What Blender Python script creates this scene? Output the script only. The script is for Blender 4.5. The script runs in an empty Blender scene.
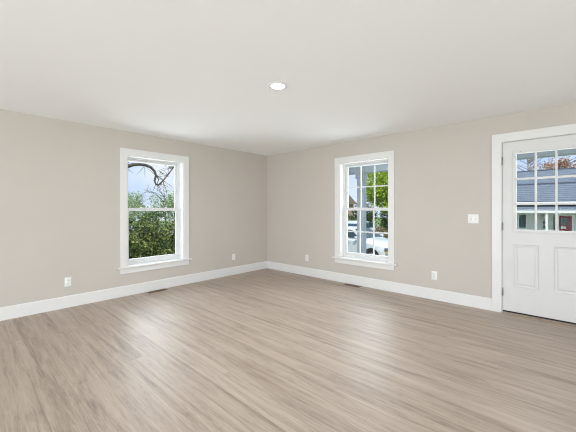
import bpy, bmesh, math, random
import numpy as np
from mathutils import Vector, Matrix, noise

R = math.radians
sc = bpy.context.scene
COL = sc.collection

# ------------------------------------------------------------------ camera
cam_d = bpy.data.cameras.new('camera')
cam = bpy.data.objects.new('camera', cam_d)
COL.objects.link(cam)
cam.location = (4.808, -4.552, 1.282)
cam.rotation_euler = (Matrix.Rotation(R(42.62), 4, 'Z') @ Matrix.Rotation(R(90), 4, 'X') @ Matrix.Rotation(R(-0.08), 4, 'Z')).to_euler()
cam_d.sensor_width = 36.0
cam_d.lens = 303.2 / 576 * 36.0
cam_d.shift_y = -6.97 / 576
cam_d.clip_start = 0.02
cam_d.clip_end = 400
sc.camera = cam

# ------------------------------------------------------------------ light and exposure
vs = sc.view_settings
vs.view_transform = 'Standard'
vs.look = 'None'
vs.gamma = 1.0
vs.use_curve_mapping = False
vs.exposure = 0.0
try:
    sc.cycles.use_denoising = True
    sc.cycles.denoiser = 'OPENIMAGEDENOISE'
    sc.cycles.max_bounces = 16
    sc.cycles.diffuse_bounces = 12
    sc.cycles.glossy_bounces = 4
    sc.cycles.transparent_max_bounces = 24
    sc.cycles.sample_clamp_indirect = 6.0
    sc.cycles.filter_width = 1.15
except Exception:
    pass

SKY_STRENGTH = 1.05
SUN_STRENGTH = 4.4
REAR_WATTS = 268
SIDE_WATTS = 198
DAY = (0.87, 0.935, 0.985)
WIN_WATTS = 52
WIN_TILT = -0.15
UPTILT = 0.55          # upward tilt of the added fill lamps, to brighten the ceiling

world = bpy.data.worlds.new('sky')
sc.world = world
world.use_nodes = True
wn = world.node_tree
wn.nodes.clear()


def wnode(t, **kw):
    n = wn.nodes.new(t)
    for k, v in kw.items():
        setattr(n, k, v)
    return n


w_out = wnode('ShaderNodeOutputWorld')
w_bg = wnode('ShaderNodeBackground')
w_bg.inputs['Strength'].default_value = SKY_STRENGTH
w_tc = wnode('ShaderNodeTexCoord')
w_sep = wnode('ShaderNodeSeparateXYZ')
w_ramp = wnode('ShaderNodeValToRGB')          # horizon to zenith
w_ramp.color_ramp.elements[0].position = 0.0
w_ramp.color_ramp.elements[0].color = (0.56, 0.72, 1.0, 1)
w_ramp.color_ramp.elements[1].position = 0.7
w_ramp.color_ramp.elements[1].color = (0.36, 0.56, 1.0, 1)
w_noise = wnode('ShaderNodeTexNoise')
w_noise.inputs['Scale'].default_value = 3.2
w_noise.inputs['Detail'].default_value = 6
w_cr = wnode('ShaderNodeValToRGB')
w_cr.color_ramp.elements[0].position = 0.42
w_cr.color_ramp.elements[0].color = (0, 0, 0, 1)
w_cr.color_ramp.elements[1].position = 0.68
w_cr.color_ramp.elements[1].color = (1, 1, 1, 1)
w_mix = wnode('ShaderNodeMixRGB')
w_mix.inputs[2].default_value = (0.90, 0.94, 1.0, 1)
wn.links.new(w_tc.outputs['Generated'], w_sep.inputs[0])
wn.links.new(w_sep.outputs['Z'], w_ramp.inputs[0])
wn.links.new(w_tc.outputs['Generated'], w_noise.inputs['Vector'])
wn.links.new(w_noise.outputs[0], w_cr.inputs[0])
wn.links.new(w_cr.outputs[0], w_mix.inputs[0])
wn.links.new(w_ramp.outputs[0], w_mix.inputs[1])
wn.links.new(w_mix.outputs[0], w_bg.inputs['Color'])
wn.links.new(w_bg.outputs[0], w_out.inputs[0])

sun_d = bpy.data.lights.new('sun', 'SUN')
sun_d.energy = SUN_STRENGTH
sun_d.angle = R(3)
sun_d.color = (1.0, 0.95, 0.86)
sun = bpy.data.objects.new('sun', sun_d)
COL.objects.link(sun)
sun.rotation_euler = Vector((-0.42, 0.42, -0.80)).to_track_quat('-Z', 'Y').to_euler()


def area_light(name, loc, direction, sx, sy, watts, color):
    d = bpy.data.lights.new(name, 'AREA')
    d.shape = 'RECTANGLE'
    d.size = sx
    d.size_y = sy
    d.energy = watts
    d.color = color
    o = bpy.data.objects.new(name, d)
    COL.objects.link(o)
    o.location = loc
    o.rotation_euler = Vector(direction).to_track_quat('-Z', 'Y').to_euler()
    return o


# added fill lamps outside the made-up windows behind and beside the camera
area_light('added_rear_fill', (3.6, -9.88, 0.75), (0, 1, UPTILT), 5.4, 1.2, REAR_WATTS, DAY)
area_light('added_side_fill', (8.68, -5.6, 0.75), (-1, 0, UPTILT), 5.4, 1.2, SIDE_WATTS, DAY)


# sky and ground light entering by the two windows and the door glass in view
area_light('hedge_window_daylight', (-0.85, -2.41, 1.26), (1, 0, WIN_TILT), 1.3, 1.9, WIN_WATTS, DAY)
area_light('grid_window_daylight', (2.308, 0.85, 1.26), (0, -1, WIN_TILT), 1.3, 1.9, WIN_WATTS, DAY)
area_light('door_daylight', (4.63, 0.85, 1.45), (0, -1, WIN_TILT), 1.0, 1.3, WIN_WATTS * 0.28, DAY)


# ------------------------------------------------------------------ helpers
def tag(o, label=None, cat=None, group=None, kind=None):
    if label:
        o['label'] = label
    if cat:
        o['category'] = cat
    if group:
        o['group'] = group
    if kind:
        o['kind'] = kind
    return o


def empty(name, loc=(0, 0, 0), rz=0.0, parent=None):
    o = bpy.data.objects.new(name, None)
    o.empty_display_size = 0.1
    COL.objects.link(o)
    o.location = loc
    o.rotation_euler = (0, 0, rz)
    if parent:
        o.parent = parent
    return o


class MB:
    """collects shapes for ONE mesh object"""

    def __init__(self):
        self.bm = bmesh.new()
        self.smooth = False

    def box(self, x0, x1, y0, y1, z0, z1, bevel=0.0, seg=2):
        xs, ys, zs = sorted((x0, x1)), sorted((y0, y1)), sorted((z0, z1))
        v = [self.bm.verts.new((x, y, z)) for x in xs for y in ys for z in zs]
        q = [(0, 1, 3, 2), (4, 6, 7, 5), (0, 4, 5, 1), (2, 3, 7, 6), (0, 2, 6, 4), (1, 5, 7, 3)]
        fs = [self.bm.faces.new([v[i] for i in f]) for f in q]
        if bevel > 0:
            es = list({e for f in fs for e in f.edges})
            bmesh.ops.bevel(self.bm, geom=es, offset=bevel, segments=seg, affect='EDGES', profile=0.5)
        return self

    def prism(self, poly, axis, a, b):
        """extrude a 2-D polygon along axis from a to b; poly in the two other axes, in order"""
        def P(u, v, t):
            return {'x': (t, u, v), 'y': (u, t, v), 'z': (u, v, t)}[axis]
        A = [self.bm.verts.new(P(u, v, a)) for u, v in poly]
        B = [self.bm.verts.new(P(u, v, b)) for u, v in poly]
        n = len(poly)
        self.bm.faces.new(A)
        self.bm.faces.new(list(reversed(B)))
        for i in range(n):
            self.bm.faces.new([A[i], B[i], B[(i + 1) % n], A[(i + 1) % n]])
        return self

    def lathe(self, prof, seg=32, mat=None, closed=False):
        """profile of (r, h) turned round local z, then moved by mat"""
        M = mat or Matrix()
        rings = []
        for r, h in prof:
            if r < 1e-6:
                rings.append([self.bm.verts.new(M @ Vector((0, 0, h)))])
            else:
                rings.append([self.bm.verts.new(M @ Vector((r * math.cos(2 * math.pi * i / seg), r * math.sin(2 * math.pi * i / seg), h))) for i in range(seg)])
        prs = list(zip(rings, rings[1:]))
        if closed:
            prs.append((rings[-1], rings[0]))
        for a, b in prs:
            for i in range(seg):
                j = (i + 1) % seg
                if len(a) == 1 and len(b) == 1:
                    continue
                if len(a) == 1:
                    self.bm.faces.new([a[0], b[j], b[i]])
                elif len(b) == 1:
                    self.bm.faces.new([a[i], a[j], b[0]])
                else:
                    self.bm.faces.new([a[i], a[j], b[j], b[i]])
        return self

    def tube(self, pts, rad, seg=8):
        pts = [Vector(p) for p in pts]
        rings = []
        up = Vector((0.13, 0.21, 1)).normalized()
        for i, p in enumerate(pts):
            d = (pts[min(i + 1, len(pts) - 1)] - pts[max(i - 1, 0)]).normalized()
            s = d.cross(up)
            if s.length < 0.05:
                s = d.cross(Vector((1, 0, 0)))
            s.normalize()
            t = s.cross(d).normalized()
            r = rad[i] if isinstance(rad, (list, tuple)) else rad
            rings.append([self.bm.verts.new(p + r * (math.cos(2 * math.pi * k / seg) * s + math.sin(2 * math.pi * k / seg) * t)) for k in range(seg)])
        for a, b in zip(rings, rings[1:]):
            for k in range(seg):
                m = (k + 1) % seg
                self.bm.faces.new([a[k], a[m], b[m], b[k]])
        self.bm.faces.new(rings[0])
        self.bm.faces.new(list(reversed(rings[-1])))
        return self

    def loft(self, rings):
        vs_ = [[self.bm.verts.new(p) for p in r] for r in rings]
        n = len(vs_[0])
        for a, b in zip(vs_, vs_[1:]):
            for k in range(n):
                m = (k + 1) % n
                self.bm.faces.new([a[k], a[m], b[m], b[k]])
        self.bm.faces.new(vs_[0])
        self.bm.faces.new(list(reversed(vs_[-1])))
        return self

    def quad(self, *p):
        self.bm.faces.new([self.bm.verts.new(q) for q in p])
        return self

    def build(self, name, mat, parent=None, smooth=False, loc=None):
        bmesh.ops.recalc_face_normals(self.bm, faces=self.bm.faces)
        me = bpy.data.meshes.new(name)
        self.bm.to_mesh(me)
        self.bm.free()
        if smooth:
            me.shade_smooth()
            try:
                me.set_sharp_from_angle(angle=R(38))
            except Exception:
                pass
        me.materials.append(mat)
        o = bpy.data.objects.new(name, me)
        COL.objects.link(o)
        if loc:
            o.location = loc
        if parent:
            o.parent = parent
        return o


def clear_mat(name):
    m = bpy.data.materials.new(name)
    m.use_nodes = True
    m.node_tree.nodes.clear()
    return m, m.node_tree


def N(nt, t, **kw):
    n = nt.nodes.new(t)
    ins = kw.pop('ins', {})
    for k, v in kw.items():
        setattr(n, k, v)
    for k, v in ins.items():
        n.inputs[k].default_value = v
    return n


def paint(name, col, rough=0.5, metal=0.0, var=0.03, scale=6.0, bump=0.0, bscale=120.0, spec=0.5):
    """a plain procedural paint: base colour with slight mottling and an optional roller texture"""
    m, nt = clear_mat(name)
    L = nt.links.new
    out = N(nt, 'ShaderNodeOutputMaterial')
    b = N(nt, 'ShaderNodeBsdfPrincipled', ins={'Roughness': rough, 'Metallic': metal, 'Specular IOR Level': spec})
    tc = N(nt, 'ShaderNodeTexCoord')
    no = N(nt, 'ShaderNodeTexNoise', ins={'Scale': scale, 'Detail': 3.0})
    r = N(nt, 'ShaderNodeValToRGB')
    r.color_ramp.elements[0].position = 0.3
    r.color_ramp.elements[1].position = 0.7
    r.color_ramp.elements[0].color = tuple(c * (1 - var) for c in col) + (1,)
    r.color_ramp.elements[1].color = tuple(min(1, c * (1 + var)) for c in col) + (1,)
    L(tc.outputs['Object'], no.inputs['Vector'])
    L(no.outputs[0], r.inputs[0])
    L(r.outputs[0], b.inputs['Base Color'])
    if bump > 0:
        n2 = N(nt, 'ShaderNodeTexNoise', ins={'Scale': bscale, 'Detail': 2.0})
        bp = N(nt, 'ShaderNodeBump', ins={'Strength': bump, 'Distance': 0.002})
        L(tc.outputs['Object'], n2.inputs['Vector'])
        L(n2.outputs[0], bp.inputs['Height'])
        L(bp.outputs[0], b.inputs['Normal'])
    L(b.outputs[0], out.inputs[0])
    return m


def glass_mat(name, tint=(0.97, 0.985, 0.98), refl=0.6):
    m, nt = clear_mat(name)
    L = nt.links.new
    out = N(nt, 'ShaderNodeOutputMaterial')
    tr = N(nt, 'ShaderNodeBsdfTransparent', ins={'Color': tint + (1,)})
    gl = N(nt, 'ShaderNodeBsdfGlossy', ins={'Roughness': 0.02})
    fr = N(nt, 'ShaderNodeFresnel', ins={'IOR': 1.45})
    mu = N(nt, 'ShaderNodeMath', operation='MULTIPLY', ins={1: refl})
    mx = N(nt, 'ShaderNodeMixShader')
    L(fr.outputs[0], mu.inputs[0])
    L(mu.outputs[0], mx.inputs[0])
    L(tr.outputs[0], mx.inputs[1])
    L(gl.outputs[0], mx.inputs[2])
    L(mx.outputs[0], out.inputs[0])
    return m


def emit_mat(name, col, strength):
    m, nt = clear_mat(name)
    out = N(nt, 'ShaderNodeOutputMaterial')
    e = N(nt, 'ShaderNodeEmission', ins={'Color': col + (1,), 'Strength': strength})
    nt.links.new(e.outputs[0], out.inputs[0])
    return m


def leaf_mat(name, c0, c1, c2):
    m, nt = clear_mat(name)
    L = nt.links.new
    out = N(nt, 'ShaderNodeOutputMaterial')
    geo = N(nt, 'ShaderNodeNewGeometry')
    r = N(nt, 'ShaderNodeValToRGB')
    r.color_ramp.elements[0].color = c0 + (1,)
    r.color_ramp.elements[1].color = c2 + (1,)
    e = r.color_ramp.elements.new(0.5)
    e.color = c1 + (1,)
    d = N(nt, 'ShaderNodeBsdfPrincipled', ins={'Roughness': 0.5, 'Specular IOR Level': 0.35})
    t = N(nt, 'ShaderNodeBsdfTranslucent')
    mx = N(nt, 'ShaderNodeMixShader', ins={0: 0.35})
    L(geo.outputs['Random Per Island'], r.inputs[0])
    L(r.outputs[0], d.inputs['Base Color'])
    L(r.outputs[0], t.inputs['Color'])
    L(d.outputs[0], mx.inputs[1])
    L(t.outputs[0], mx.inputs[2])
    L(mx.outputs[0], out.inputs[0])
    return m


def floor_mat():
    m, nt = clear_mat('oak_plank_floor')
    L = nt.links.new
    out = N(nt, 'ShaderNodeOutputMaterial')
    b = N(nt, 'ShaderNodeBsdfPrincipled', ins={'Roughness': 0.4, 'Specular IOR Level': 0.5})
    tc = N(nt, 'ShaderNodeTexCoord')
    sp = N(nt, 'ShaderNodeSeparateXYZ')
    L(tc.outputs['Object'], sp.inputs[0])

    def math_(op, a, bb=None, c=None):
        n = N(nt, 'ShaderNodeMath', operation=op)
        for i, v in enumerate((a, bb, c)):
            if v is None:
                continue
            if isinstance(v, (int, float)):
                n.inputs[i].default_value = v
            else:
                L(v, n.inputs[i])
        return n.outputs[0]

    X, Y = sp.outputs['X'], sp.outputs['Y']
    ry = math_('DIVIDE', Y, 0.182)
    row = math_('FLOOR', ry)
    fy = math_('FRACT', ry)
    wr = N(nt, 'ShaderNodeTexWhiteNoise', noise_dimensions='1D')
    L(row, wr.inputs['W'])
    rx = math_('ADD', math_('DIVIDE', X, 1.22), math_('MULTIPLY', wr.outputs['Value'], 7.3))
    colm = math_('FLOOR', rx)
    fx = math_('FRACT', rx)
    cid = N(nt, 'ShaderNodeCombineXYZ')
    L(row, cid.inputs[0])
    L(colm, cid.inputs[1])
    wid = N(nt, 'ShaderNodeTexWhiteNoise', noise_dimensions='3D')
    L(cid.outputs[0], wid.inputs['Vector'])
    rnd = wid.outputs['Value']
    rz = math_('ADD', math_('MULTIPLY', wr.outputs['Value'], 61.0), math_('MULTIPLY', rnd, 0.35))

    def grain(sx, sy, detail, rough, dist):
        c = N(nt, 'ShaderNodeCombineXYZ')
        L(math_('MULTIPLY', X, sx), c.inputs[0])
        L(math_('MULTIPLY', Y, sy), c.inputs[1])
        L(rz, c.inputs[2])
        n = N(nt, 'ShaderNodeTexNoise', ins={'Scale': 1.0, 'Detail': detail, 'Roughness': rough, 'Distortion': dist})
        L(c.outputs[0], n.inputs['Vector'])
        return n.outputs[0]

    g1 = grain(0.85, 15.0, 5.0, 0.62, 0.8)      # long streaks
    g2 = grain(7.0, 120.0, 4.0, 0.65, 0.3)      # fine fibre
    g3 = grain(1.1, 10.0, 3.0, 0.6, 1.6)        # where the dark figure gathers
    g4 = grain(13.0, 75.0, 5.0, 0.75, 1.2)      # speckle and small knots inside it
    base = N(nt, 'ShaderNodeValToRGB')
    el = base.color_ramp.elements
    el[0].position, el[0].color = 0.33, FLOOR_DARK + (1,)
    el[1].position, el[1].color = 0.66, FLOOR_LIGHT + (1,)
    e = el.new(0.47)
    e.color = FLOOR_MID + (1,)
    s = math_('ADD', math_('MULTIPLY', g1, 0.66), math_('MULTIPLY', g2, 0.34))
    s = math_('ADD', s, math_('MULTIPLY', math_('SUBTRACT', wr.outputs['Value'], 0.5), 0.05))
    L(s, base.inputs[0])

    def ramp(src, lo, hi):
        r_ = N(nt, 'ShaderNodeValToRGB')
        r_.color_ramp.elements[0].position = lo
        r_.color_ramp.elements[0].color = (0, 0, 0, 1)
        r_.color_ramp.elements[1].position = hi
        r_.color_ramp.elements[1].color = (1, 1, 1, 1)
        L(src, r_.inputs[0])
        return r_.outputs[0]
    mkv = math_('MULTIPLY', ramp(g3, 0.46, 0.66), math_('ADD', math_('MULTIPLY', ramp(g4, 0.48, 0.68), 0.75), 0.25))
    m1 = N(nt, 'ShaderNodeMixRGB', ins={2: FLOOR_MARK + (1,)})
    L(math_('MULTIPLY', mkv, 0.62), m1.inputs[0])
    L(base.outputs[0], m1.inputs[1])
    # seams between planks
    sy = math_('LESS_THAN', math_('MINIMUM', fy, math_('SUBTRACT', 1.0, fy)), 0.008)
    sx = math_('LESS_THAN', math_('MINIMUM', fx, math_('SUBTRACT', 1.0, fx)), 0.0010)
    sm = math_('MAXIMUM', math_('MULTIPLY', sx, 0.5), sy)
    m2 = N(nt, 'ShaderNodeMixRGB', ins={2: (0.16, 0.125, 0.10, 1)})
    L(math_('MULTIPLY', sm, 0.35), m2.inputs[0])
    L(m1.outputs[0], m2.inputs[1])
    L(m2.outputs[0], b.inputs['Base Color'])
    L(math_('ADD', math_('MULTIPLY', g2, 0.16), FLOOR_ROUGH), b.inputs['Roughness'])
    bp = N(nt, 'ShaderNodeBump', ins={'Strength': 0.12, 'Distance': 0.001})
    L(math_('SUBTRACT', g2, sm), bp.inputs['Height'])
    L(bp.outputs[0], b.inputs['Normal'])
    L(b.outputs[0], out.inputs[0])
    return m


def striped(name, c0, c1, period, axis='Z', rough=0.6, thick=0.1, nscale=5.0, amt=0.6):
    """horizontal lap lines (siding, shingle courses) with mottling"""
    m, nt = clear_mat(name)
    L = nt.links.new
    out = N(nt, 'ShaderNodeOutputMaterial')
    b = N(nt, 'ShaderNodeBsdfPrincipled', ins={'Roughness': rough, 'Specular IOR Level': 0.15})
    tc = N(nt, 'ShaderNodeTexCoord')
    sp = N(nt, 'ShaderNodeSeparateXYZ')
    dv = N(nt, 'ShaderNodeMath', operation='DIVIDE', ins={1: period})
    fr = N(nt, 'ShaderNodeMath', operation='FRACT')
    lt = N(nt, 'ShaderNodeMath', operation='LESS_THAN', ins={1: thick})
    no = N(nt, 'ShaderNodeTexNoise', ins={'Scale': nscale, 'Detail': 6.0, 'Roughness': 0.75})
    mm = N(nt, 'ShaderNodeMath', operation='MULTIPLY', ins={1: amt})
    ad = N(nt, 'ShaderNodeMath', operation='ADD')
    ad.use_clamp = True
    mx = N(nt, 'ShaderNodeMixRGB', ins={1: c0 + (1,), 2: c1 + (1,)})
    L(tc.outputs['Object'], sp.inputs[0])
    L(sp.outputs[axis], dv.inputs[0])
    L(dv.outputs[0], fr.inputs[0])
    L(fr.outputs[0], lt.inputs[0])
    L(tc.outputs['Object'], no.inputs['Vector'])
    L(no.outputs[0], mm.inputs[0])
    L(lt.outputs[0], ad.inputs[0])
    L(mm.outputs[0], ad.inputs[1])
    L(ad.outputs[0], mx.inputs[0])
    L(mx.outputs[0], b.inputs['Base Color'])
    L(b.outputs[0], out.inputs[0])
    return m


# ------------------------------------------------------------------ materials
WALL_COL = (0.575, 0.53, 0.485)
CEIL_COL = (0.91, 0.912, 0.92)
TRIM_COL = (0.775, 0.765, 0.755)
FLOOR_DARK = (0.26, 0.2, 0.157)
FLOOR_MID = (0.425, 0.343, 0.28)
FLOOR_LIGHT = (0.53, 0.447, 0.378)
FLOOR_MARK = (0.17, 0.125, 0.095)
FLOOR_ROUGH = 0.35

M_wall = paint('greige_wall_paint', WALL_COL, 0.75, var=0.012, scale=1.2, bump=0.05, spec=0.25)
M_ceil = paint('white_ceiling_paint', CEIL_COL, 0.9, var=0.008, scale=1.0, bump=0.04, spec=0.1)
M_trim = paint('white_trim_paint', TRIM_COL, 0.38, var=0.01)
M_door = paint('white_door_paint', (0.70, 0.69, 0.68), 0.42, var=0.01)
M_vinyl = paint('white_vinyl', (0.74, 0.745, 0.75), 0.35, var=0.01)
M_plastic = paint('white_plate_plastic', (0.84, 0.83, 0.81), 0.3, var=0.01)
M_slot = paint('dark_slot', (0.06, 0.055, 0.05), 0.6)
M_grey = paint('grey_plastic', (0.45, 0.45, 0.44), 0.5)
M_steel = paint('satin_nickel', (0.27, 0.265, 0.26), 0.35, metal=0.9)
M_black = paint('black_rubber', (0.02, 0.02, 0.021), 0.6)
M_gap = paint('black_weatherstrip', (0.015, 0.015, 0.016), 0.8)
M_bronze = paint('brown_register_metal', (0.17, 0.115, 0.07), 0.45, metal=0.3)
M_ring = paint('white_ring_metal', (0.72, 0.72, 0.72), 0.45, var=0.01)
M_thresh = paint('brown_sill_wood', (0.33, 0.26, 0.20), 0.5, var=0.1, scale=20)
M_glass = glass_mat('window_glass', refl=0.12)
M_floor = floor_mat()
M_lens = emit_mat('glowing_lens', (1.0, 0.98, 0.95), 22.0)
M_porch = paint('porch_paint', (0.60, 0.66, 0.74), 0.6, var=0.03)
M_deck = striped('porch_deck_boards', (0.42, 0.41, 0.40), (0.2, 0.2, 0.2), 0.14, 'Y', 0.7, 0.06)
M_roofing = paint('roof_deck', (0.15, 0.16, 0.18), 0.9)
M_ground = None

# ------------------------------------------------------------------ the room shell
H = 2.44
XE, YB = 8.4, -9.6          # the side wall and the wall behind the camera
T = 0.21                      # wall thickness
OP_Z0, OP_Z1 = 0.435, 2.088   # window openings
WIN_L, WIN_R = -2.41, 2.308   # centres along their walls
WHALF = 0.45
DX0, DX1, DZ1 = 4.205, 5.055, 2.108   # door rough opening


def wall_with_openings(name, axis, a, b, inner, outer, ops, z0=-0.12, z1=H):
    """a wall along x or y from a to b, thickness inner..outer, ops = [(a0, a1, z0, z1)]"""
    mb = MB()

    def bx(p, q, zz0, zz1):
        if q - p < 1e-6 or zz1 - zz0 < 1e-6:
            return
        if axis == 'x':
            mb.box(p, q, inner, outer, zz0, zz1)
        else:
            mb.box(inner, outer, p, q, zz0, zz1)
    cur = a
    for (p, q, c, d) in sorted(ops):
        bx(cur, p, z0, z1)
        bx(p, q, z0, c)
        bx(p, q, d, z1)
        cur = q
    bx(cur, b, z0, z1)
    o = mb.build(name, M_wall)
    bmesh_clean(o)
    return tag(o, kind='structure')


def bmesh_clean(o):
    bm = bmesh.new()
    bm.from_mesh(o.data)
    bmesh.ops.remove_doubles(bm, verts=bm.verts, dist=1e-5)
    bm.to_mesh(o.data)
    bm.free()


fl = MB().box(-T, XE + T, YB - T, T, -0.12, 0.0).build('floor', M_floor)
tag(fl, kind='structure')
ce = MB().box(-T, XE + T, YB - T, T, H, H + 0.14).build('ceiling', M_ceil)
tag(ce, kind='structure')
rf = MB().box(-T - 0.35, XE + T + 0.5, YB - T - 0.75, T + 0.15, H + 0.14, H + 0.30).build('roof', M_roofing)  # out of view; rear overhang lengthened to hold back the sun
tag(rf, kind='structure')

wall_with_openings('wall_left', 'y', YB - T, T, 0.0, -T, [(WIN_L - WHALF, WIN_L + WHALF, OP_Z0 - 0.03, OP_Z1)], z0=0.0)
wall_with_openings('wall_right', 'x', 0.0, XE, 0.0, T, [(WIN_R - WHALF, WIN_R + WHALF, OP_Z0 - 0.03, OP_Z1), (DX0, DX1, 0.0, DZ1)], z0=0.0)
wall_with_openings('wall_back', 'x', 0.0, XE, YB, YB - T, [(0.95, 6.25, 0.12, 2.25)], z0=0.0)
wall_with_openings('wall_side', 'y', YB - T, T, XE, XE + T, [(-8.25, -2.95, 0.12, 2.25)], z0=0.0)


# ------------------------------------------------------------------ baseboards
def baseboard(name, axis, a, b, at, sgn):
    """at: wall face; sgn: which way the room is"""
    t, h = 0.016, 0.152
    prof = [(0, 0), (t, 0), (t, h - 0.012), (t - 0.005, h - 0.003), (t - 0.009, h), (0, h)]
    mb = MB().prism([(at + sgn * u, v) for u, v in prof], axis, a, b)
    o = mb.build(name, M_trim)
    tag(o, kind='structure')
    return o


baseboard('baseboard_left', 'y', YB + 0.016, 0.0, 0.0, 1)
baseboard('baseboard_right', 'x', 0.016, 4.112, 0.0, -1)
baseboard('baseboard_right.001', 'x', 5.150, XE, 0.0, -1)
baseboard('baseboard_back', 'x', 0.016, XE - 0.016, YB, 1)
baseboard('baseboard_side', 'y', YB, -0.016, XE, -1)


# ------------------------------------------------------------------ windows (local: u along the wall, v outward, z up)
def ring(mb, u0, u1, z0, z1, w, v0, v1, wb=None, wt=None, bevel=0.0):
    """rectangular frame of four members"""
    wb = w if wb is None else wb
    wt = w if wt is None else wt
    mb.box(u0, u0 + w, v0, v1, z0, z1, bevel)
    mb.box(u1 - w, u1, v0, v1, z0, z1, bevel)
    mb.box(u0 + w, u1 - w, v0, v1, z0, z0 + wb, bevel)
    mb.box(u0 + w, u1 - w, v0, v1, z1 - wt, z1, bevel)
    return mb


def sash(name, root, u0, u1, z0, z1, v0, v1, w, wb, wt, grid):
    s = ring(MB(), u0, u1, z0, z1, w, v0, v1, wb, wt, 0.003).build(name, M_vinyl, root)
    vm = (v0 + v1) / 2
    MB().box(u0 + w - 0.005, u1 - w + 0.005, vm - 0.003, vm + 0.003, z0 + wb - 0.005, z1 - wt + 0.005).build('glass', M_glass, s)
    if grid:
        gu0, gu1, gz0, gz1 = u0 + w, u1 - w, z0 + wb, z1 - wt
        for k in (1, 2):
            c = gu0 + (gu1 - gu0) * k / 3
            MB().box(c - 0.010, c + 0.010, vm - 0.009, vm + 0.009, gz0, gz1, 0.002).build('muntin', M_vinyl, s)
        c = (gz0 + gz1) / 2
        MB().box(gu0, gu1, vm - 0.008, vm + 0.008, c - 0.010, c + 0.010, 0.002).build('muntin', M_vinyl, s)
    return s


def window(name, loc, rz, grid):
    root = empty(name, loc, rz)
    tag(root, kind='structure')
    h, z0, z1 = WHALF, OP_Z0, OP_Z1
    # casing: two sides and a head, flat stock
    cw, ct = 0.095, 0.02
    ca = MB()
    ca.box(-h - cw, -h, -ct, 0, z0, z1, 0.003)
    ca.box(h, h + cw, -ct, 0, z0, z1, 0.003)
    ca.box(-h - cw, h + cw, -ct, 0, z1, z1 + cw, 0.003)
    ca.build('casing', M_trim, root)
    # stool with horns and a rounded nose, apron below
    st = MB()
    st.box(-h - cw - 0.045, h + cw + 0.045, -0.052, 0, z0 - 0.024, z0, 0.007, 3)
    st.box(-h, h, 0, 0.205, z0 - 0.030, z0)
    st.build('stool', M_trim, root)
    MB().box(-h - cw, h + cw, -0.018, 0, z0 - 0.105, z0 - 0.024, 0.003).build('apron', M_trim, root)
    # jamb extension boards
    j = MB()
    j.box(-h, -h + 0.012, 0, 0.115, z0, z1)
    j.box(h - 0.012, h, 0, 0.115, z0, z1)
    j.box(-h + 0.012, h - 0.012, 0, 0.115, z1 - 0.012, z1)
    j.build('jamb', M_trim, root)
    # vinyl main frame
    ring(MB(), -h, h, z0, z1, 0.030, 0.115, T + 0.012, 0.036, 0.030, 0.002).build('frame', M_vinyl, root)
    zm = 1.278
    a = h - 0.030
    lo = sash('lower_sash', root, -a, a, z0 + 0.036, zm + 0.024, 0.124, 0.152, 0.040, 0.046, 0.046, grid)
    sash('upper_sash', root, -a, a, zm - 0.024, z1 - 0.030, 0.156, 0.184, 0.040, 0.046, 0.034, grid)
    for u in (-0.2, 0.2):
        lk = MB()
        lk.box(u - 0.026, u + 0.026, 0.128, 0.149, zm + 0.024, zm + 0.016, 0.002)
        lk.box(u - 0.009, u + 0.022, 0.124, 0.137, zm + 0.016, zm + 0.039, 0.002)
        lk.build('sash_lock', M_plastic, lo)
    return root


window('window_1', (0, WIN_L, 0), R(90), False)
window('window_2', (WIN_R, 0, 0), 0.0, True)


def added_window(name, loc, rz, half, z0, z1):
    """made-up, unseen windows behind and beside the camera, for the fill lamps"""
    root = empty(name, loc, rz)
    tag(root, kind='structure')
    cw = 0.095
    ring(MB(), -half - cw, half + cw, z0 - 0.1, z1 + cw, cw, -0.034, 0.0, 0.1, None, 0.003).build('casing', M_trim, root)
    f = ring(MB(), -half, half, z0, z1, 0.05, 0.05, 0.12, None, None, 0.003)
    f.box(-0.03, 0.03, 0.05, 0.12, z0 + 0.05, z1 - 0.05)
    f.build('frame', M_vinyl, root)
    MB().box(-half + 0.05, half - 0.05, 0.082, 0.088, z0 + 0.05, z1 - 0.05).build('glass', M_glass, root)


added_window('added_window_3', (3.6, YB, 0), R(180), 2.65, 0.12, 2.25)  # unseen windows, added to let the fill light in
added_window('added_window_4', (XE, -5.6, 0), R(-90), 2.65, 0.12, 2.25)


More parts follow.
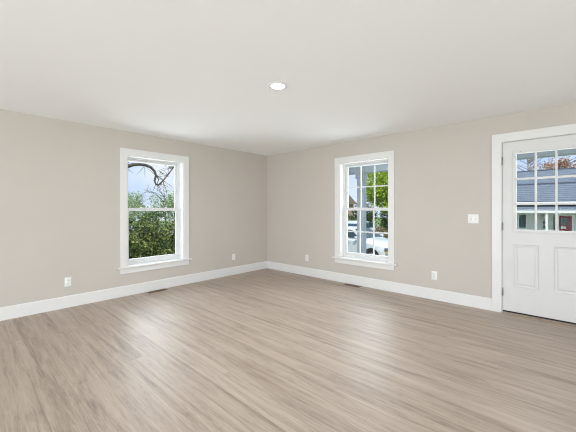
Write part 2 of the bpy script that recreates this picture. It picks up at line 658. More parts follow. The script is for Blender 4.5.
# ------------------------------------------------------------------ the entry door
def entry_door():
    root = empty('door_1', (0, 0, 0))
    tag(root, kind='structure')
    x0, x1, zt = 4.225, 5.037, 2.094       # slab
    zb = 0.034
    cas = MB()
    cw = 0.098
    cas.box(DX0 + 0.006 - cw, DX0 + 0.006, -0.02, 0, 0, DZ1 + cw, 0.003)
    cas.box(DX1 - 0.006, DX1 - 0.006 + cw, -0.02, 0, 0, DZ1 + cw, 0.003)
    cas.box(DX0 + 0.006, DX1 - 0.006, -0.02, 0, DZ1 - 0.006, DZ1 + cw, 0.003)
    cas.build('casing', M_trim, root)
    j = MB()
    j.box(DX0, DX0 + 0.016, 0, T, 0.0, DZ1)
    j.box(DX1 - 0.014, DX1, 0, T, 0.0, DZ1)
    j.box(DX0 + 0.016, DX1 - 0.014, 0, T, DZ1 - 0.010, DZ1)
    j.build('jamb', M_trim, root)
    ws = MB()
    ws.box(DX0 + 0.016, DX0 + 0.030, 0.050, 0.075, 0.0, DZ1 - 0.010)
    ws.box(DX1 - 0.028, DX1 - 0.014, 0.050, 0.075, 0.0, DZ1 - 0.010)
    ws.box(DX0 + 0.030, DX1 - 0.028, 0.050, 0.075, DZ1 - 0.026, DZ1 - 0.010)
    tag(ws.build('weatherstrip', M_gap, root), 'black foam strip in the gap round the door')
    th = MB()
    th.box(DX0 + 0.016, DX1 - 0.014, -0.016, T + 0.04, 0.0, 0.016, 0.004)
    tag(th.build('threshold', M_thresh, root), 'low brown sill under the door')
    tag(MB().box(DX0 + 0.017, DX1 - 0.015, 0.010, 0.040, 0.0165, 0.0335).build('door_sweep', M_gap, root), 'black sweep in the gap under the door')

    # the slab: a skin split so that the two lower panels are moulded into it
    y0, y1 = 0.004, 0.047
    gx0, gx1, gz0, gz1 = 4.347, 4.913, 1.020, 1.958     # hole for the glazed insert
    P = [(4.331, 4.566), (4.697, 4.931)]
    pz0, pz1 = 0.335, 0.853
    sl = MB()
    sl.box(x0, gx0, y0, y1, gz0, gz1)
    sl.box(gx1, x1, y0, y1, gz0, gz1)
    sl.box(x0, x1, y0, y1, gz1, zt)
    sl.box(x0, x1, y0, y1, pz1, gz0)
    sl.box(x0, x1, y0, y1, zb, pz0)
    sl.box(x0, P[0][0], y0, y1, pz0, pz1)
    sl.box(P[0][1], P[1][0], y0, y1, pz0, pz1)
    sl.box(P[1][1], x1, y0, y1, pz0, pz1)
    for a, b in P:      # back of the panel recesses
        sl.box(a, b, 0.022, y1, pz0, pz1)
    slab = sl.build('slab', M_door, root)
    for a, b in P:      # embossed panel: cove, flat channel, raised field
        mb = MB()

        def rect(i, y):
            return [(a + i, y, pz0 + i), (b - i, y, pz0 + i), (b - i, y, pz1 - i), (a + i, y, pz1 - i)]
        lev = [rect(0, y0), rect(0.008, y0 + 0.010), rect(0.026, y0 + 0.013), rect(0.040, y0 + 0.004), rect(0.046, y0 + 0.003)]
        V = [[mb.bm.verts.new(p) for p in r] for r in lev]
        for A, B in zip(V, V[1:]):
            for k in range(4):
                m = (k + 1) % 4
                mb.bm.faces.new([A[k], A[m], B[m], B[k]])
        mb.bm.faces.new(V[-1])
        mb.build('panel', M_door, slab)
    # glazed insert: raised surround, glass, muntins, screw plugs
    gl = ring(MB(), gx0 - 0.022, gx1 + 0.022, gz0 - 0.022, gz1 + 0.022, 0.034, -0.008, y0, None, None, 0.004)
    ring(gl, gx0, gx1, gz0, gz1, 0.012, y0, y1)
    ins = gl.build('glazed_insert', M_door, slab)
    a0, a1, c0, c1 = gx0 + 0.012, gx1 - 0.012, gz0 + 0.012, gz1 - 0.012
    MB().box(a0, a1, 0.022, 0.030, c0, c1).build('glass', M_glass, slab)
    for k in (1, 2):
        c = a0 + (a1 - a0) * k / 3
        MB().box(c - 0.010, c + 0.010, -0.004, 0.048, c0, c1, 0.003).build('muntin', M_door, slab)
    for k in (1, 2):
        c = c0 + (c1 - c0) * k / 3
        MB().box(a0, a1, -0.003, 0.047, c - 0.010, c + 0.010, 0.003).build('muntin', M_door, slab)
    RX = Matrix.Rotation(R(90), 4, 'X')
    spots = [(x, z) for x in (4.40, 4.63, 4.86) for z in (gz0 - 0.006, gz1 + 0.006)] + [(x, z) for z in (1.06, 1.34, 1.64, 1.91) for x in (gx0 - 0.006, gx1 + 0.006)]
    for x, z in spots:
        MB().lathe([(0.0001, 0.0), (0.0055, 0.0), (0.0055, 0.003), (0.0, 0.004)], 10, Matrix.Translation((x, -0.008, z)) @ RX).build('screw_plug', M_grey, slab)
    # lever handle and deadbolt on the far stile (just outside the photograph)
    k = MB().lathe([(0, 0), (0.016, 0), (0.016, 0.006), (0.012, 0.012), (0.012, 0.035), (0.026, 0.045), (0.028, 0.058), (0.02, 0.07), (0, 0.072)], 24,
                   Matrix.Translation((4.972, y0, 0.95)) @ RX)
    tag(k.build('door_knob', M_steel, slab, True), 'satin metal door knob')
    for z in (0.26, 1.065, 1.87):       # hinges: barrel with a ball tip, a leaf on the jamb
        hb = MB().lathe([(0, -0.050), (0.004, -0.049), (0.0065, -0.045), (0.0065, 0.045), (0.004, 0.049), (0, 0.050)], 14, Matrix.Translation((4.2225, -0.006, z)))
        hb.box(4.2190, 4.2212, -0.002, 0.036, z - 0.045, z + 0.045)
        tag(hb.build('hinge', M_steel, root, True), 'grey metal hinge')


entry_door()


# ------------------------------------------------------------------ recessed ceiling light
def downlight(loc, label):
    root = empty('ceiling_light', loc)
    tag(root, label, 'ceiling light')
    MB().lathe([(0.092, 0.0), (0.092, -0.004), (0.087, -0.010), (0.076, -0.013), (0.066, -0.011), (0.060, -0.006), (0.060, 0.0)], 48).build('trim_ring', M_ring, root, True)
    MB().lathe([(0.060, -0.006), (0.054, -0.011), (0.032, -0.015), (0.0, -0.016)], 48).build('lens', M_lens, root, True)
    d = bpy.data.lights.new('downlight_beam', 'AREA')
    d.shape = 'DISK'
    d.size = 0.11
    d.energy = 23
    d.color = (0.92, 0.96, 1.0)
    o = bpy.data.objects.new('downlight_beam', d)
    COL.objects.link(o)
    o.location = (loc[0], loc[1], loc[2] - 0.022)
    return root


downlight((2.815, -2.525, H), 'lit round recessed ceiling light with white ring, alone on the white ceiling')


# ------------------------------------------------------------------ outlets and switch (local: u, -v into the room, z)
def outlet(loc, rz, label):
    root = empty('wall_outlet', loc, rz)
    tag(root, label, 'outlet', 'duplex outlets above the baseboards')
    MB().box(-0.037, 0.037, -0.006, 0, -0.060, 0.060, 0.0028, 3).build('cover_plate', M_plastic, root, True)
    for s in (-1, 1):
        zc = 0.0205 * s
        poly = [(0.0172 * math.cos(R(a)), zc + max(-0.0142, min(0.0142, 0.0172 * math.sin(R(a))))) for a in range(0, 360, 15)]
        soc = MB().prism(poly, 'y', -0.0085, -0.0055).build('socket', M_plastic, root)
        sl = MB()
        sl.box(-0.0085, -0.0055, -0.0090, -0.0083, zc - 0.001, zc + 0.009)
        sl.box(0.0055, 0.0085, -0.0090, -0.0083, zc, zc + 0.008)
        sl.lathe([(0.0, 0.0), (0.0032, 0.0), (0.0032, 0.0006), (0.0, 0.0007)], 12, Matrix.Translation((0, -0.0084, zc - 0.007)) @ Matrix.Rotation(R(90), 4, 'X'))
        sl.build('slots', M_slot, soc)
    MB().lathe([(0.0, 0.0), (0.0035, 0.0), (0.0028, 0.0012), (0.0, 0.0015)], 12, Matrix.Translation((0, -0.006, 0)) @ Matrix.Rotation(R(90), 4, 'X')).build('screw', M_grey, root)
    return root


outlet((0, -3.583, 0.333), R(90), 'white duplex outlet under greige paint, nearest the camera before the hedge window')
outlet((0, -0.905, 0.345), R(90), 'white duplex outlet between the hedge window and the room corner')
outlet((1.115, 0, 0.340), 0, 'white duplex outlet between the room corner and the grid window')
outlet((3.428, 0, 0.340), 0, 'white duplex outlet between the grid window and the white entry door')

sw = empty('light_switch', (3.907, 0, 1.150))
tag(sw, 'white two gang switch plate on the greige wall beside the entry door', 'light switch')
MB().box(-0.061, 0.061, -0.006, 0, -0.060, 0.060, 0.0028, 3).build('cover_plate', M_plastic, sw, True)
for u in (-0.023, 0.023):
    MB().box(u - 0.0065, u + 0.0065, -0.0068, -0.0055, -0.0135, 0.0135).build('toggle_slot', M_grey, sw)
    MB().prism([(-0.0065, -0.006), (-0.0065, 0.006), (-0.017, 0.011), (-0.017, 0.004)], 'x', u - 0.0045, u + 0.0045).build('toggle', M_plastic, sw)
    for z in (-0.030, 0.030):
        MB().lathe([(0.0, 0.0), (0.003, 0.0), (0.0024, 0.001), (0.0, 0.0013)], 10, Matrix.Translation((u, -0.006, z)) @ Matrix.Rotation(R(90), 4, 'X')).build('screw', M_grey, sw)


# ------------------------------------------------------------------ floor registers
def register(loc, rz, label):
    root = empty('floor_register', loc, rz)
    tag(root, label, 'floor vent', 'brown floor vents along the baseboards')
    L_, W_ = 0.29, 0.10
    f = MB()
    f.box(-L_ / 2, L_ / 2, -W_ / 2, -W_ / 2 + 0.014, 0.0005, 0.006, 0.002)
    f.box(-L_ / 2, L_ / 2, W_ / 2 - 0.014, W_ / 2, 0.0005, 0.006, 0.002)
    f.box(-L_ / 2, -L_ / 2 + 0.014, -W_ / 2 + 0.014, W_ / 2 - 0.014, 0.0005, 0.006, 0.002)
    f.box(L_ / 2 - 0.014, L_ / 2, -W_ / 2 + 0.014, W_ / 2 - 0.014, 0.0005, 0.006, 0.002)
    f.build('frame', M_bronze, root)
    s = MB()
    for k in range(15):
        x = -L_ / 2 + 0.022 + k * (L_ - 0.044) / 14
        s.box(x - 0.004, x + 0.004, -W_ / 2 + 0.014, W_ / 2 - 0.014, 0.0022, 0.0048)
    s.box(-L_ / 2 + 0.014, L_ / 2 - 0.014, -0.003, 0.003, 0.0022, 0.0050)
    s.build('louvres', M_bronze, root)
    MB().box(-L_ / 2 + 0.013, L_ / 2 - 0.013, -W_ / 2 + 0.013, W_ / 2 - 0.013, 0.0004, 0.0016).build('duct_opening', M_slot, root)


register((0.088, -2.445, 0), R(90), 'brown metal floor vent at the baseboard below the hedge window')
register((2.165, -0.095, 0), 0, 'brown metal floor vent at the baseboard below the grid window')


# ================================================================== outdoors
def ground_z(x, y):
    if y < 10:
        return -0.88
    return -0.88 - 0.57 * min(1.0, (y - 10) / 24.0)


def ground_mat():
    m, nt = clear_mat('lawn_and_drive')
    L = nt.links.new
    out = N(nt, 'ShaderNodeOutputMaterial')
    b = N(nt, 'ShaderNodeBsdfPrincipled', ins={'Roughness': 0.9})
    tc = N(nt, 'ShaderNodeTexCoord')
    no = N(nt, 'ShaderNodeTexNoise', ins={'Scale': 3.0, 'Detail': 8.0, 'Roughness': 0.75})
    r = N(nt, 'ShaderNodeValToRGB')
    r.color_ramp.elements[0].color = (0.05, 0.10, 0.025, 1)
    r.color_ramp.elements[1].color = (0.24, 0.32, 0.10, 1)
    L(tc.outputs['Object'], no.inputs['Vector'])
    L(no.outputs[0], r.inputs[0])
    sp = N(nt, 'ShaderNodeSeparateXYZ')
    L(tc.outputs['Object'], sp.inputs[0])
    # gravel drive in front of the porch, y 5.5 .. 11
    c = N(nt, 'ShaderNodeMath', operation='COMPARE', ins={1: 8.2, 2: 2.7})
    L(sp.outputs['Y'], c.inputs[0])
    mx = N(nt, 'ShaderNodeMixRGB', ins={2: (0.33, 0.33, 0.33, 1)})
    L(c.outputs[0], mx.inputs[0])
    L(r.outputs[0], mx.inputs[1])
    L(mx.outputs[0], b.inputs['Base Color'])
    L(b.outputs[0], out.inputs[0])
    return m


M_ground = ground_mat()
gm = MB()
ys = [-40, 10, 16, 22, 28, 34, 90]
for a, b in zip(ys, ys[1:]):
    gm.quad((-60, a, ground_z(0, a)), (60, a, ground_z(0, a)), (60, b, ground_z(0, b)), (-60, b, ground_z(0, b)))
tag(gm.build('ground', M_ground), kind='structure')

# the porch along the front of the house
tag(MB().box(-0.5, 6.8, T + 0.05, 2.0, -0.30, -0.12).build('trim_1', M_deck), kind='structure')
pr = empty('porch_roof', (0, 0, 0))
tag(pr, 'pale grey porch roof with a boxed beam outside the grid window and door', 'porch roof')
MB().box(-0.5, 6.8, 1.68, 1.90, 2.11, 2.40, 0.006).build('beam', M_porch, pr)
MB().box(-0.5, 6.8, T + 0.16, 2.05, 2.40, 2.46).build('soffit', M_porch, pr)
MB().prism([(T + 0.16, 2.46), (2.25, 2.46), (2.25, 2.50), (T + 0.16, 2.95)], 'x', -0.6, 6.9).build('roof_deck', M_roofing, pr)


def porch_post(x, label):
    root = empty('porch_post', (x, 1.79, -0.12))
    tag(root, label, 'post', 'porch posts')
    MB().box(-0.08, 0.08, -0.08, 0.08, 0, 2.23, 0.008).build('shaft', M_porch, root)
    MB().box(-0.105, 0.105, -0.105, 0.105, 0, 0.16, 0.006).build('plinth', M_porch, root)
    MB().box(-0.105, 0.105, -0.105, 0.105, 2.10, 2.23, 0.006).build('capital', M_porch, root)


porch_post(1.297, 'square pale grey porch post standing outside the grid window')

# ------------------------------------------------------------------ vegetation
M_bark = paint('bark', (0.10, 0.085, 0.07), 0.9, var=0.35, scale=14)
M_bark2 = paint('pale_twig_bark', (0.42, 0.38, 0.37), 0.9, var=0.3, scale=14)
M_leaf_hedge = leaf_mat('hedge_leaf', (0.025, 0.05, 0.018), (0.16, 0.22, 0.06), (0.55, 0.56, 0.22))
M_leaf_deep = leaf_mat('deep_green_leaf', (0.03, 0.07, 0.03), (0.09, 0.16, 0.05), (0.26, 0.36, 0.12))
M_leaf_pale = leaf_mat('pale_leaf', (0.22, 0.30, 0.14), (0.38, 0.48, 0.26), (0.60, 0.68, 0.45))
M_leaf_bright = leaf_mat('bright_spring_leaf', (0.16, 0.26, 0.02), (0.36, 0.50, 0.05), (0.62, 0.74, 0.14))
M_leaf_russet = leaf_mat('russet_leaf', (0.30, 0.14, 0.08), (0.52, 0.30, 0.18), (0.70, 0.52, 0.34))
M_leaf_tan = leaf_mat('tan_leaf', (0.14, 0.11, 0.06), (0.30, 0.24, 0.14), (0.50, 0.44, 0.28))


def foliage(name, mat, parent, blobs, n, size, seed, clumps=60, spread=0.22, fill=0.45):
    """n small folded leaves gathered in clumps inside ellipsoids; one mesh"""
    rg = np.random.default_rng(seed)
    vol = np.array([b[3] * b[4] * b[5] for b in blobs])
    pr_ = vol / vol.sum()
    cl = []
    for bi in rg.choice(len(blobs), clumps, p=pr_):
        b = blobs[bi]
        d = rg.normal(size=3)
        d /= np.linalg.norm(d)
        r = rg.random() ** fill
        cl.append((b[0] + d[0] * r * b[3], b[1] + d[1] * r * b[4], b[2] + d[2] * r * b[5], min(b[3:6])))
    cl = np.array(cl)
    pick = rg.integers(0, clumps, n)
    c = cl[pick]
    P = c[:, :3] + rg.normal(size=(n, 3)) * (c[:, 3:4] * spread)
    d = rg.normal(size=(n, 3))
    d /= np.linalg.norm(d, axis=1, keepdims=True)
    s = np.cross(d, rg.normal(size=(n, 3)))
    s /= np.linalg.norm(s, axis=1, keepdims=True)
    nn = np.cross(d, s)
    sz = size * (0.6 + 0.8 * rg.random((n, 1)))
    V = np.stack([P - d * sz * 0.5, P + s * sz * 0.28 + nn * sz * 0.08, P + d * sz * 0.5, P - s * sz * 0.28 + nn * sz * 0.08], 1).reshape(-1, 3)
    k = np.arange(n) * 4
    F = np.concatenate([np.stack([k, k + 1, k + 2], 1), np.stack([k, k + 2, k + 3], 1)])
    me = bpy.data.meshes.new(name)
    me.from_pydata(V.tolist(), [], F.tolist())
    me.materials.append(mat)
    o = bpy.data.objects.new(name, me)
    COL.objects.link(o)
    o.parent = parent
    return o


def branchy(name, mat, parent, base, height, spread, n, r0, seed):
    rg = random.Random(seed)
    mb = MB()
    b = Vector(base)
    top = b + Vector((rg.uniform(-.2, .2), rg.uniform(-.2, .2), height))
    mb.tube([b, b.lerp(top, 0.5) + Vector((.05, -.04, 0)), top], [r0, r0 * .75, r0 * .25], 8)
    for i in range(n):
        p = b.lerp(top, rg.uniform(0.3, 0.95))
        a = rg.uniform(0, 2 * math.pi)
        l = spread * rg.uniform(0.5, 1.0)
        q = p + Vector((math.cos(a) * l, math.sin(a) * l, l * rg.uniform(.3, .9)))
        mid = p.lerp(q, .5) + Vector((0, 0, .1 * l))
        mb.tube([p, mid, q], [r0 * .35, r0 * .22, r0 * .07], 6)
        for _ in range(3):
            t = rg.uniform(.4, .9)
            p2 = p.lerp(q, t)
            q2 = p2 + Vector((rg.uniform(-1, 1), rg.uniform(-1, 1), rg.uniform(.1, 1))) * l * .45
            mb.tube([p2, p2.lerp(q2, .5), q2], [r0 * .14, r0 * .1, r0 * .04], 5)
    return mb.build(name, mat, parent, True)


def shrub(name, x, y, blobs, n, size, mat, seed, label, cat='shrub', group=None, clumps=60, spread=0.22, h=1.2, r0=0.035):
    z = ground_z(x, y)
    root = empty(name, (x, y, z))
    tag(root, label, cat, group)
    branchy('stems', M_bark, root, (0, 0, -0.02), h, h * 0.45, 10, r0, seed)
    foliage('foliage', mat, root, blobs, n, size, seed, clumps, spread)
    return root


# the hedge beyond the plain window: a row of separate shrubs
hedge = [(-5.3, -1.15, 0), (-5.6, -0.15, 1), (-5.7, 0.95, 2), (-7.2, -0.6, 3), (-7.4, 0.7, 4), (-7.0, 2.0, 5)]
hl = ['yellow green shrub filling the near side of the hedge window',
      'yellow green shrub in the middle of the hedge window',
      'yellow green shrub filling the side of the hedge window nearest the room corner',
      'dark green shrub behind the hedge, near side of the window',
      'dark green shrub behind the hedge, middle of the window',
      'dark green shrub behind the hedge, on the side towards the porch']
for (x, y, i) in hedge:
    back = i > 2
    hh = 2.35 if back else 2.0
    shrub('hedge_shrub', x, y,
          [(0, 0, 0.55, 0.62, 0.68, 0.6), (0.05, 0.1, 1.1, 0.58, 0.62, 0.55), (0, -0.1, hh - 0.55, 0.5, 0.55, 0.45)],
          3600, 0.085, M_leaf_deep if back else M_leaf_hedge, 11 + i, hl[i], group='hedge shrubs beyond the window', clumps=110, spread=0.17, h=hh - 0.4)

# sparse pale young trees above the hedge
for i, (x, y, lb) in enumerate([(-9.6, 0.1, 'thin pale leaved tree rising above the hedge beyond the window, near side'),
                                (-8.6, 1.95, 'thin pale leaved tree rising above the hedge, on its porch side'), (-12.2, 1.6, 'thin pale leaved tree farthest behind the hedge, between the other two')]):
    t = shrub('sapling', x, y, [(0, 0, 2.55, 0.85, 0.85, 0.55), (0, 0.2, 2.05, 0.95, 0.95, 0.55)], 3000, 0.08, M_leaf_pale, 31 + i, lb, 'tree',
              'young trees above the hedge', clumps=120, spread=0.16, h=2.9, r0=0.04)

# the big tree whose limb arches across the top of the window
bt = empty('shade_tree', (-4.5, -3.4, ground_z(0, 0)))
tag(bt, 'large tree with one dark limb arching across the top of the hedge window', 'tree')
gz = ground_z(0, 0)


def W(p):
    return (p[0] + 4.5, p[1] + 3.4, p[2] - gz)


MB().tube([(0, 0, -0.05), (0.03, 0.02, 0.8), (0.0, 0.1, 1.9), (-0.05, 0.2, 3.0), (0.1, 0.1, 5.0)], [0.30, 0.24, 0.21, 0.17, 0.09], 14).build('trunk', M_bark, bt, True)
lm = MB()
main = [(-4.55, -3.2, 2.0), (-4.52, -2.4, 2.2), (-4.5, -1.8, 2.27), (-4.5, -1.51, 2.36), (-4.5, -1.27, 2.51), (-4.5, -1.11, 2.58), (-4.5, -0.94, 2.61), (-4.5, -0.77, 2.61), (-4.5, -0.6, 2.56),
        (-4.5, -0.48, 2.45), (-4.49, -0.44, 2.32), (-4.48, -0.49, 2.15), (-4.47, -0.45, 2.05), (-4.47, -0.36, 2.02)]
lm.tube([W(p) for p in main], [0.10, 0.08, 0.07, 0.062, 0.056, 0.050, 0.046, 0.043, 0.040, 0.037, 0.034, 0.030, 0.026, 0.022], 10)
lm.tube([W(p) for p in [(-4.47, -0.37, 2.03), (-4.48, -0.22, 2.18), (-4.5, -0.06, 2.37), (-4.5, 0.11, 2.6), (-4.5, 0.25, 2.78), (-4.52, 0.5, 3.1)]], [0.024, 0.021, 0.020, 0.019, 0.018, 0.015], 8)
lm.tube([W(p) for p in [(-4.49, -0.44, 2.32), (-4.47, -0.36, 2.2), (-4.46, -0.42, 2.06), (-4.45, -0.30, 1.9)]], [0.022, 0.016, 0.012, 0.006], 8)
rg = random.Random(5)
for _ in range(40):
    o = Vector(rg.choice([(-4.5, -0.77, 2.61), (-4.49, -0.44, 2.32), (-4.47, -0.45, 2.05), (-4.48, -0.22, 2.18), (-4.5, -0.06, 2.37), (-4.5, 0.11, 2.6), (-4.5, -1.3, 2.47)]))
    q = o + Vector((rg.uniform(-.5, .5), rg.uniform(-.5, .55), rg.uniform(-.45, .45)))
    mid = o.lerp(q, .5) + Vector((0, 0, rg.uniform(-.04, .08)))
    lm.tube([W(o), W(mid), W(q)], [0.007, 0.005, 0.002], 5)
lm.build('limb', M_bark, bt, True)
foliage('foliage', M_leaf_hedge, bt, [W((-4.4, -1.36, 2.38)) + (0.16, 0.16, 0.12), W((-4.5, -0.2, 2.45)) + (0.5, 0.45, 0.35), (0, 0.2, 4.6, 1.4, 1.4, 0.9)], 900, 0.075, 77, 60, 0.25)

# trees and shrubs beyond the drive, through the gridded window
shrub('maple_tree', -3.9, 15.8, [(0, 0, 3.9, 2.1, 1.9, 1.6), (0.4, 0, 2.9, 1.8, 1.7, 0.9), (-0.3, 0.2, 5.2, 1.4, 1.3, 0.9)], 22000, 0.16, M_leaf_bright, 51,
      'bright yellow green tree beyond the parked white car', 'tree', clumps=300, spread=0.15, h=3.9, r0=0.11)
dl = ['dark green shrub farthest along the drive, by the tan house', 'dark green shrub beyond the drive, behind the porch post',
      'dark green shrub beyond the drive, under the bright tree', 'dark green shrub beyond the drive, on the door side of the bright tree']
for i, (x, y) in enumerate([(-10.4, 18.3), (-8.0, 18.8), (-5.7, 19.3), (-3.4, 19.3)]):
    shrub('boundary_shrub', x, y, [(0, 0, 1.15, 1.25, 1.1, 1.1), (0.1, 0, 2.0, 1.05, 0.95, 0.75)], 4200, 0.14, M_leaf_deep, 61 + i, dl[i], group='boundary shrubs', clumps=120, spread=0.17, h=1.8, r0=0.05)
shrub('garden_shrub', -2.9, 11.4, [(0, 0, 0.7, 0.42, 0.42, 0.6)], 1800, 0.085, M_leaf_tan, 81, 'round tan green shrub between the white car and the bright tree', clumps=60, spread=0.2, h=0.9, r0=0.03)
shrub('bare_tree', -9.3, 21.5, [(0, 0, 2.4, 0.9, 0.9, 0.9)], 1500, 0.14, M_leaf_tan, 71, 'tan leaved tree past the parked car, beside the porch post', 'tree', clumps=70, spread=0.2, h=3.0, r0=0.08)


# ------------------------------------------------------------------ parked cars
M_carwhite = paint('white_car_paint', (0.60, 0.645, 0.69), 0.22, var=0.01)
M_carglass = paint('dark_car_glass', (0.03, 0.06, 0.075), 0.08)
M_chrome = paint('alloy', (0.6, 0.6, 0.62), 0.3, metal=0.8)
M_amber = paint('amber_lens', (0.75, 0.42, 0.08), 0.2)
M_red = paint('red_lens', (0.55, 0.03, 0.03), 0.2)
M_lamp = paint('clear_lamp_lens', (0.16, 0.18, 0.2), 0.1)


def car(loc, rz, label, paint_mat):
    root = empty('car', loc, rz)
    tag(root, label, 'car', None)
    # lower body: lofted sections along x (front at +x); (x, half width, z bottom, z shoulder, z top)
    st = [(2.28, 0.62, 0.34, 0.56, 0.66), (2.20, 0.74, 0.26, 0.66, 0.78), (1.95, 0.83, 0.22, 0.76, 0.90), (1.45, 0.88, 0.22, 0.84, 0.98), (0.95, 0.90, 0.22, 0.90, 1.03),
          (0.2, 0.91, 0.22, 0.94, 1.02), (-0.8, 0.91, 0.22, 0.96, 1.03), (-1.6, 0.90, 0.22, 0.97, 1.06), (-2.05, 0.84, 0.26, 0.93, 1.05), (-2.25, 0.74, 0.36, 0.85, 0.98)]
    rings = []
    for x, w, zb, zs, zt in st:
        half = [(0.0, zb), (w * .82, zb), (w * .97, zb + .10), (w, (zb + zs) / 2 + .05), (w * .965, zs), (w * .80, zt - .02), (w * .4, zt + .01), (0.0, zt + .015)]
        full = half + [(-a, b) for a, b in reversed(half[1:-1])]
        rings.append([(x, a, b) for a, b in full])
    MB().loft(rings).build('body', paint_mat, root, True)
    # greenhouse
    gs = [(1.02, 0.70, 1.00, 1.02), (0.62, 0.70, 1.00, 1.22), (0.22, 0.68, 1.0, 1.42), (-0.3, 0.66, 1.0, 1.475), (-0.9, 0.66, 1.0, 1.46), (-1.35, 0.66, 1.0, 1.34), (-1.85, 0.68, 1.0, 1.05)]
    rr = []
    for x, w, zb, zt in gs:
        wt = w * (1.0 - 0.30 * (zt - zb))
        half = [(0, zb), (w + .1 * (1.48 - zt), zb), (wt, zt - 0.03), (wt * .85, zt), (0, zt + 0.012)]
        full = half + [(-a, b) for a, b in reversed(half[1:-1])]
        rr.append([(x, a, b) for a, b in full])
    MB().loft(rr).build('cabin', paint_mat, root, True)
    # windscreen and rear glass lie on the sloping faces, side glass on the flanks
    MB().quad((0.97, 0.60, 1.065), (0.97, -0.60, 1.065), (0.27, -0.50, 1.435), (0.27, 0.50, 1.435)).build('windscreen', M_carglass, root)
    MB().quad((-1.40, 0.50, 1.345), (-1.40, -0.50, 1.345), (-1.83, -0.58, 1.09), (-1.83, 0.58, 1.09)).build('rear_glass', M_carglass, root)
    for s in (-1, 1):
        def sp(x, z):
            return (x, s * (0.745 - 0.235 * (z - 1.0) + 0.012), z)
        MB().quad(sp(0.66, 1.06), sp(-0.28, 1.06), sp(-0.28, 1.40), sp(0.24, 1.38)).build('side_glass', M_carglass, root)
        MB().quad(sp(-0.36, 1.06), sp(-1.38, 1.08), sp(-1.10, 1.34), sp(-0.36, 1.40)).build('side_glass', M_carglass, root)
        MB().box(0.62, 0.76, s * 0.86, s * 1.02, 1.02, 1.14, 0.03).build('mirror', paint_mat, root)
        hl_ = MB().box(1.98, 2.16, s * 0.57, s * 0.835, 0.62, 0.76, 0.03).build('headlight', M_lamp, root)
        MB().box(2.06, 2.15, s * 0.74, s * 0.845, 0.55, 0.62, 0.015).build('indicator', M_amber, hl_)
        MB().box(-2.22, -2.05, s * 0.60, s * 0.84, 0.78, 0.92, 0.02).build('tail_light', M_red, root)
        MB().box(0.10, 0.30, s * 0.90, s * 0.925, 0.84, 0.87, 0.008).build('door_handle', M_chrome, root)
        for x in (1.42, -1.35):
            Mx = Matrix.Translation((x, s * 0.80, 0.32)) @ Matrix.Rotation(R(-90 * s), 4, 'X')
            w = MB().lathe([(0.20, -0.10), (0.29, -0.10), (0.32, -0.06), (0.32, 0.09), (0.30, 0.115), (0.22, 0.12), (0.20, 0.09)], 32, Mx).build('tyre', M_black, root, True)
            hb = MB().lathe([(0.0, 0.095), (0.05, 0.10), (0.06, 0.075), (0.18, 0.07), (0.20, 0.10), (0.205, 0.09), (0.205, -0.05), (0.0, -0.05)], 32, Mx)
            for k in range(5):
                a = 2 * math.pi * k / 5
                hb.tube([Mx @ Vector((0.04 * math.cos(a), 0.04 * math.sin(a), 0.09)), Mx @ Vector((0.19 * math.cos(a), 0.19 * math.sin(a), 0.095))], 0.022, 6)
            hb.build('hub', M_chrome, w, True)
            # dark wheel arch lining
            MB().lathe([(0.335, 0.085), (0.385, 0.085), (0.385, 0.118), (0.335, 0.118)], 32, Mx, True).build('wheel_arch', M_black, root)
    MB().box(2.16, 2.30, -0.52, 0.52, 0.36, 0.52, 0.03).build('grille', M_black, root)
    return root


car((-1.92, 7.2, -0.88), R(-8), 'white car parked nearest the porch, nose towards the door side', M_carwhite).scale = (0.93, 0.93, 0.93)
M_carblue = paint('pale_blue_car_paint', (0.55, 0.66, 0.74), 0.25, var=0.01)
car((-5.15, 13.2, ground_z(0, 13.2)), R(97), 'pale blue car parked farther back under the bright tree, its tail lights showing', M_carblue)

# tan house far along the street, seen past the post
th = empty('brick_house', (-22.5, 33.0, -1.42))
tag(th, 'small tan house far beyond the parked cars, past the porch post', 'house')
M_tan = striped('tan_brick', (0.46, 0.36, 0.26), (0.30, 0.22, 0.16), 0.3, 'Z', 0.9, 0.15)
M_tanroof = striped('brown_shingle', (0.16, 0.12, 0.10), (0.34, 0.28, 0.22), 0.25, 'Z', 0.9, 0.2, 2.0)
M_shingle = striped('blue_grey_shingle', (0.05, 0.065, 0.09), (0.25, 0.295, 0.35), 0.22, 'Z', 0.9, 0.15, 1.6, 0.85)
M_shdark = paint('dark_ridge', (0.05, 0.06, 0.085), 0.9)
M_siding = striped('white_lap_siding', (0.66, 0.66, 0.66), (0.50, 0.51, 0.52), 0.18, 'Z', 0.6, 0.12)
M_fascia = paint('white_fascia', (0.86, 0.87, 0.88), 0.5)
M_hglass = paint('dark_house_window', (0.04, 0.075, 0.095), 0.3, spec=0.15)
M_reddoor = paint('deep_red_door', (0.24, 0.006, 0.035), 0.5, spec=0.15)
M_mint = paint('pale_mint_board', (0.52, 0.72, 0.66), 0.6)
M_white = paint('notice_white', (0.85, 0.85, 0.85), 0.6)
MB().box(-3.5, 3.5, -3, 3, 0, 3.4).build('wall', M_tan, th)
MB().prism([(-3.5, 3.4), (3.5, 3.4), (0, 5.4)], 'x', -3.9, 3.9).build('roof', M_tanroof, th)
for x in (-2.0, 2.0):
    MB().box(x - 0.6, x + 0.6, -3.03, -2.97, 1.1, 2.5).build('window', M_hglass, th)

# ------------------------------------------------------------------ row house across the street, through the door
rh = empty('row_house', (3.0, 36.0, -1.45))
tag(rh, 'long white row house with blue grey shingle roof across the street', 'house')
MB().box(-9, 9, 0, 8, 0, 3.45).build('wall', M_siding, rh)
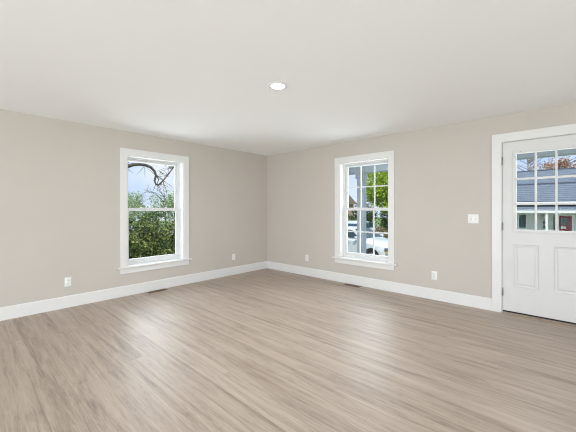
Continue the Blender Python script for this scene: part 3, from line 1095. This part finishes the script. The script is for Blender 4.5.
# main roof; ridge cap coloured dark for the shadow line there (gable ends to the sides)
MB().prism([(-0.45, 3.40), (4.0, 5.55), (8.45, 3.40), (8.45, 3.28), (-0.45, 3.28)], 'x', -9.4, 9.4).build('roof', M_shingle, rh)
MB().prism([(3.75, 5.44), (4.0, 5.62), (4.25, 5.44)], 'x', -9.4, 9.4).build('ridge_cap', M_shdark, rh)
MB().box(-9.4, 9.4, -0.60, -0.45, 3.24, 3.42, 0.03).build('gutter', M_fascia, rh)
MB().box(-9.4, 9.4, -0.47, -0.44, 3.42, 3.52).build('drip_edge', M_shdark, rh)
# lower porch roof with its white fascia
MB().prism([(0.0, 3.10), (0.0, 3.0), (-1.30, 2.40), (-1.30, 2.52)], 'x', -9.2, 9.2).build('porch_roof', M_shingle, rh)
MB().box(-9.2, 9.2, -1.40, -1.301, 2.30, 2.54).build('fascia', M_fascia, rh)


def house_window(x0, x1, z0, z1):
    f = ring(MB(), x0 - 0.07, x1 + 0.07, z0 - 0.07, z1 + 0.07, 0.07, -0.05, 0.02).build('window', M_fascia, rh)
    MB().box(x0, x1, -0.02, 0.01, z0, z1).build('pane', M_hglass, f)


for a in (-8.0, -5.0, -1.98, 4.6, 7.2):
    house_window(a, a + 0.62, 0.72, 2.10)
# red front door with a dark glass light and a white notice
rd = MB().box(1.22, 2.17, -0.06, 0.0, 0.0, 2.03).build('front_door', M_reddoor, rh)
tag(rd, 'deep red front door with a dark glass light')
MB().box(1.33, 1.86, -0.075, -0.055, 1.12, 1.84).build('door_glass', M_hglass, rd)
MB().box(1.36, 1.74, -0.08, -0.055, 0.74, 0.98).build('notice', M_white, rd)
ring(MB(), 1.10, 2.29, 0.0, 2.15, 0.12, -0.05, 0.0, 0.02).build('door_surround', M_fascia, rh)
tag(MB().box(0.80, 0.93, -0.05, 0.0, 0.3, 2.05).build('shutter', M_shdark, rh), 'dark narrow shutter beside the red door')
MB().box(0.24, 0.42, -1.30, -1.14, 0.0, 2.40).build('porch_column', M_fascia, rh)
tag(MB().box(2.42, 3.9, -0.04, 0.0, 0.0, 2.3).build('entry_panel', M_mint, rh), 'pale mint boarded section beside the red door')

wr = empty('wreath', (3.10, 35.90, 0.37))
tag(wr, 'small green wreath on the white row house wall beside its porch column', 'wreath')
foliage('leaves', M_leaf_deep, wr, [(0.24 * math.cos(R(a)), 0, 0.24 * math.sin(R(a)), 0.10, 0.05, 0.10) for a in range(0, 360, 30)], 700, 0.07, 91, 60, 0.3)
for z, lb in ((-0.12, 'upper of two black mailboxes on the white row house wall, below the wreath'), (-0.55, 'lower of two black mailboxes on the white row house wall')):
    mbx = empty('mailbox', (3.12, 35.94, z))
    tag(mbx, lb, 'mailbox', 'mailboxes on the row house')
    MB().box(-0.13, 0.13, -0.10, 0.05, -0.16, 0.10, 0.02).build('box', M_black, mbx)
    MB().prism([(-0.12, 0.09), (0.05, 0.15), (0.05, 0.09)], 'x', -0.14, 0.14).build('lid', M_black, mbx)

# the taller house behind it and the trees over its roof
bh = empty('rear_house', (4.0, 58.0, -1.45))
tag(bh, 'house with blue grey roof showing above the row house ridge', 'house')
MB().box(-11, 11, 0, 9, 0, 6.2).build('wall', M_siding, bh)
MB().prism([(-0.5, 6.1), (4.5, 9.25), (9.5, 6.1), (9.5, 6.0), (-0.5, 6.0)], 'x', -11.5, 11.5).build('roof', M_shingle, bh)
MB().prism([(4.3, 9.17), (4.5, 9.33), (4.7, 9.17)], 'x', -11.5, 11.5).build('ridge_cap', M_shdark, bh)
for i, (x, y, lb) in enumerate([(3.3, 76.0, 'russet leaved tree above the rooftops, near the middle of the door glass'), (8.2, 75.0, 'russet leaved tree above the rooftops, over the red door of the row house')]):
    shrub('oak_tree', x, y, [(0, 0, 9.6, 2.5, 2.3, 3.2), (0.6, 0, 8.0, 2.4, 2.2, 2.0)], 5000, 0.34, M_leaf_russet, 101 + i, lb, 'tree', 'russet trees above the rooftops', clumps=150, spread=0.16, h=11.0, r0=0.25)
bb = empty('bare_birch', (-0.6, 70.0, ground_z(0, 70)))
tag(bb, 'bare pale twigged tree against the sky above the rooftops', 'tree')
branchy('branches', M_bark2, bb, (0, 0, 0), 13.0, 4.0, 60, 0.26, 121)
